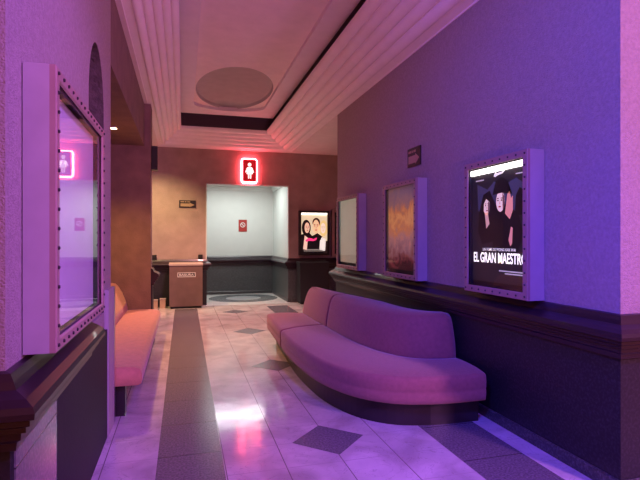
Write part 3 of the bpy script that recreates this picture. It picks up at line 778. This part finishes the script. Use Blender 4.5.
# two tan blocks on the floor behind the pillar
def tan_block(x, y, w, h, label):
    t = thing('wooden_block', label, 'block', (x, y, 0), 'tan blocks on the floor')
    bm = new(); box(bm, x-w/2, x+w/2, y-0.08, y+0.08, 0, h); link('block_body', bm, M['tan_block'], t, bevel=0.01)
    bm = new(); box(bm, x-w/2-0.006, x+w/2+0.006, y-0.086, y+0.086, h, h+0.018); link('block_cap', bm, M['bin_top'], t, bevel=0.004)
tan_block(-0.60, 11.36, 0.13, 0.17, 'small tan block on the floor by the pillar, left one of two')
tan_block(-0.43, 11.38, 0.12, 0.19, 'small tan block on the floor nearer the brown bin, right one of two')
# downlights
def downlight(x, y, z, label):
    t = thing('downlight', label, 'ceiling light', (x, y, z))
    bm = new(); n = 24
    ro = [(x+0.062*math.cos(2*PI*k/n), y+0.062*math.sin(2*PI*k/n)) for k in range(n)]; ri = [(x+0.042*math.cos(2*PI*k/n), y+0.042*math.sin(2*PI*k/n)) for k in range(n)]
    loft(bm, [[(a, b, z-0.001) for a, b in ro], [(a, b, z-0.014) for a, b in ro], [(a, b, z-0.018) for a, b in ri], [(a, b, z-0.001) for a, b in ri]], True, False)
    link('ring', bm, M['steel'], t)
    bm = new(); disc(bm, (x, y, z-0.012), 0.04, 'z', 0.008); link('lens', bm, M['lamp'], t)
downlight(-0.86, 6.78, 2.95, 'small glowing downlight in the lowered ceiling over the bench')

# ================================================================== LIGHTS
def spot(name, loc, target, power, col, angle, blend=0.6, size=0.08):
    l = bpy.data.lights.new(name, 'SPOT'); l.energy = power; l.color = col; l.spot_size = math.radians(angle); l.spot_blend = blend; l.shadow_soft_size = size
    o = bpy.data.objects.new(name, l); COL.objects.link(o); o.location = loc
    o.rotation_euler = (Vector(target)-Vector(loc)).to_track_quat('-Z', 'Y').to_euler(); return o
def area(name, loc, target, power, col, sx, sy):
    l = bpy.data.lights.new(name, 'AREA'); l.energy = power; l.color = col; l.shape = 'RECTANGLE'; l.size = sx; l.size_y = sy
    o = bpy.data.objects.new(name, l); COL.objects.link(o); o.location = loc
    o.rotation_euler = (Vector(target)-Vector(loc)).to_track_quat('-Z', 'Y').to_euler(); return o
WARM = (1.0, 0.50, 0.20)
spot('bench_downlight', (-0.86, 6.78, 2.92), (-0.80, 6.78, 0), 180, (1.0, 0.46, 0.07), 120, 0.7, 0.04)
spot('passage_downlight', (-1.1, 10.2, 3.5), (-0.25, 11.6, 1.0), 380, (1.0, 0.69, 0.32), 82, 1.0, 0.05)
spot('corridor_spot', (0.5, 9.4, 3.9), (0.5, 9.4, 0), 620, (1.0, 0.45, 0.44), 110, 0.8, 0.05)  # unseen warm-pink spot over the corridor, no fixture modelled
area('lobby_ceiling_lamp', (1.25, 12.50, 2.97), (1.25, 12.50, 0), 49, (0.955, 1.0, 0.975), 1.5, 0.75)
spot('blue_lamp', (-0.5, 0.6, 3.3), (2.5, 2.9, 1.7), 750, (0.03, 0.07, 1.0), 80, 0.9, 0.15)
spot('purple_lamp', (1.2, 0.5, 3.5), (1.2, 3.2, 0.0), 480, (0.10, 0.03, 1.0), 75, 0.8, 0.15)
spot('blue_side_fill', (1.7, 0.2, 3.5), (-0.575, 2.1, 2.0), 595, (0.39, 0.14, 1.0), 62, 0.9, 0.15)  # added fill spot without a fixture, brightens the near left wall
spot('ceiling_fill', (0.9, -0.9, 1.2), (0.95, 5.5, 4.0), 257, (1.0, 0.29, 0.40), 58, 0.9, 0.2)  # added pink fill from low behind the camera, lifts the ceiling tray
spot('pink_lamp', (3.7, -1.6, 2.8), (3.0, 2.3, 1.9), 700, (1.0, 0.335, 0.98), 90, 0.6, 0.2)

w = bpy.data.worlds.new('World'); scene.world = w; w.use_nodes = True
w.node_tree.nodes['Background'].inputs[0].default_value = (1.0, 0.24, 0.10, 1); w.node_tree.nodes['Background'].inputs[1].default_value = 0.51

# ================================================================== CAMERA
cam = bpy.data.cameras.new('camera'); co = bpy.data.objects.new('camera', cam); COL.objects.link(co)
cam.sensor_fit = 'HORIZONTAL'; cam.sensor_width = 36; cam.lens = 490/640*36; cam.clip_start = 0.05
co.location = (0, 0, EYE); co.rotation_euler = (math.radians(90), 0, -math.atan(137/490))
scene.camera = co
vs = scene.view_settings
scene.display_settings.display_device = 'sRGB'
vs.view_transform = 'Standard'; vs.look = 'None'; vs.exposure = 0.0; vs.gamma = 1.0; vs.use_curve_mapping = False
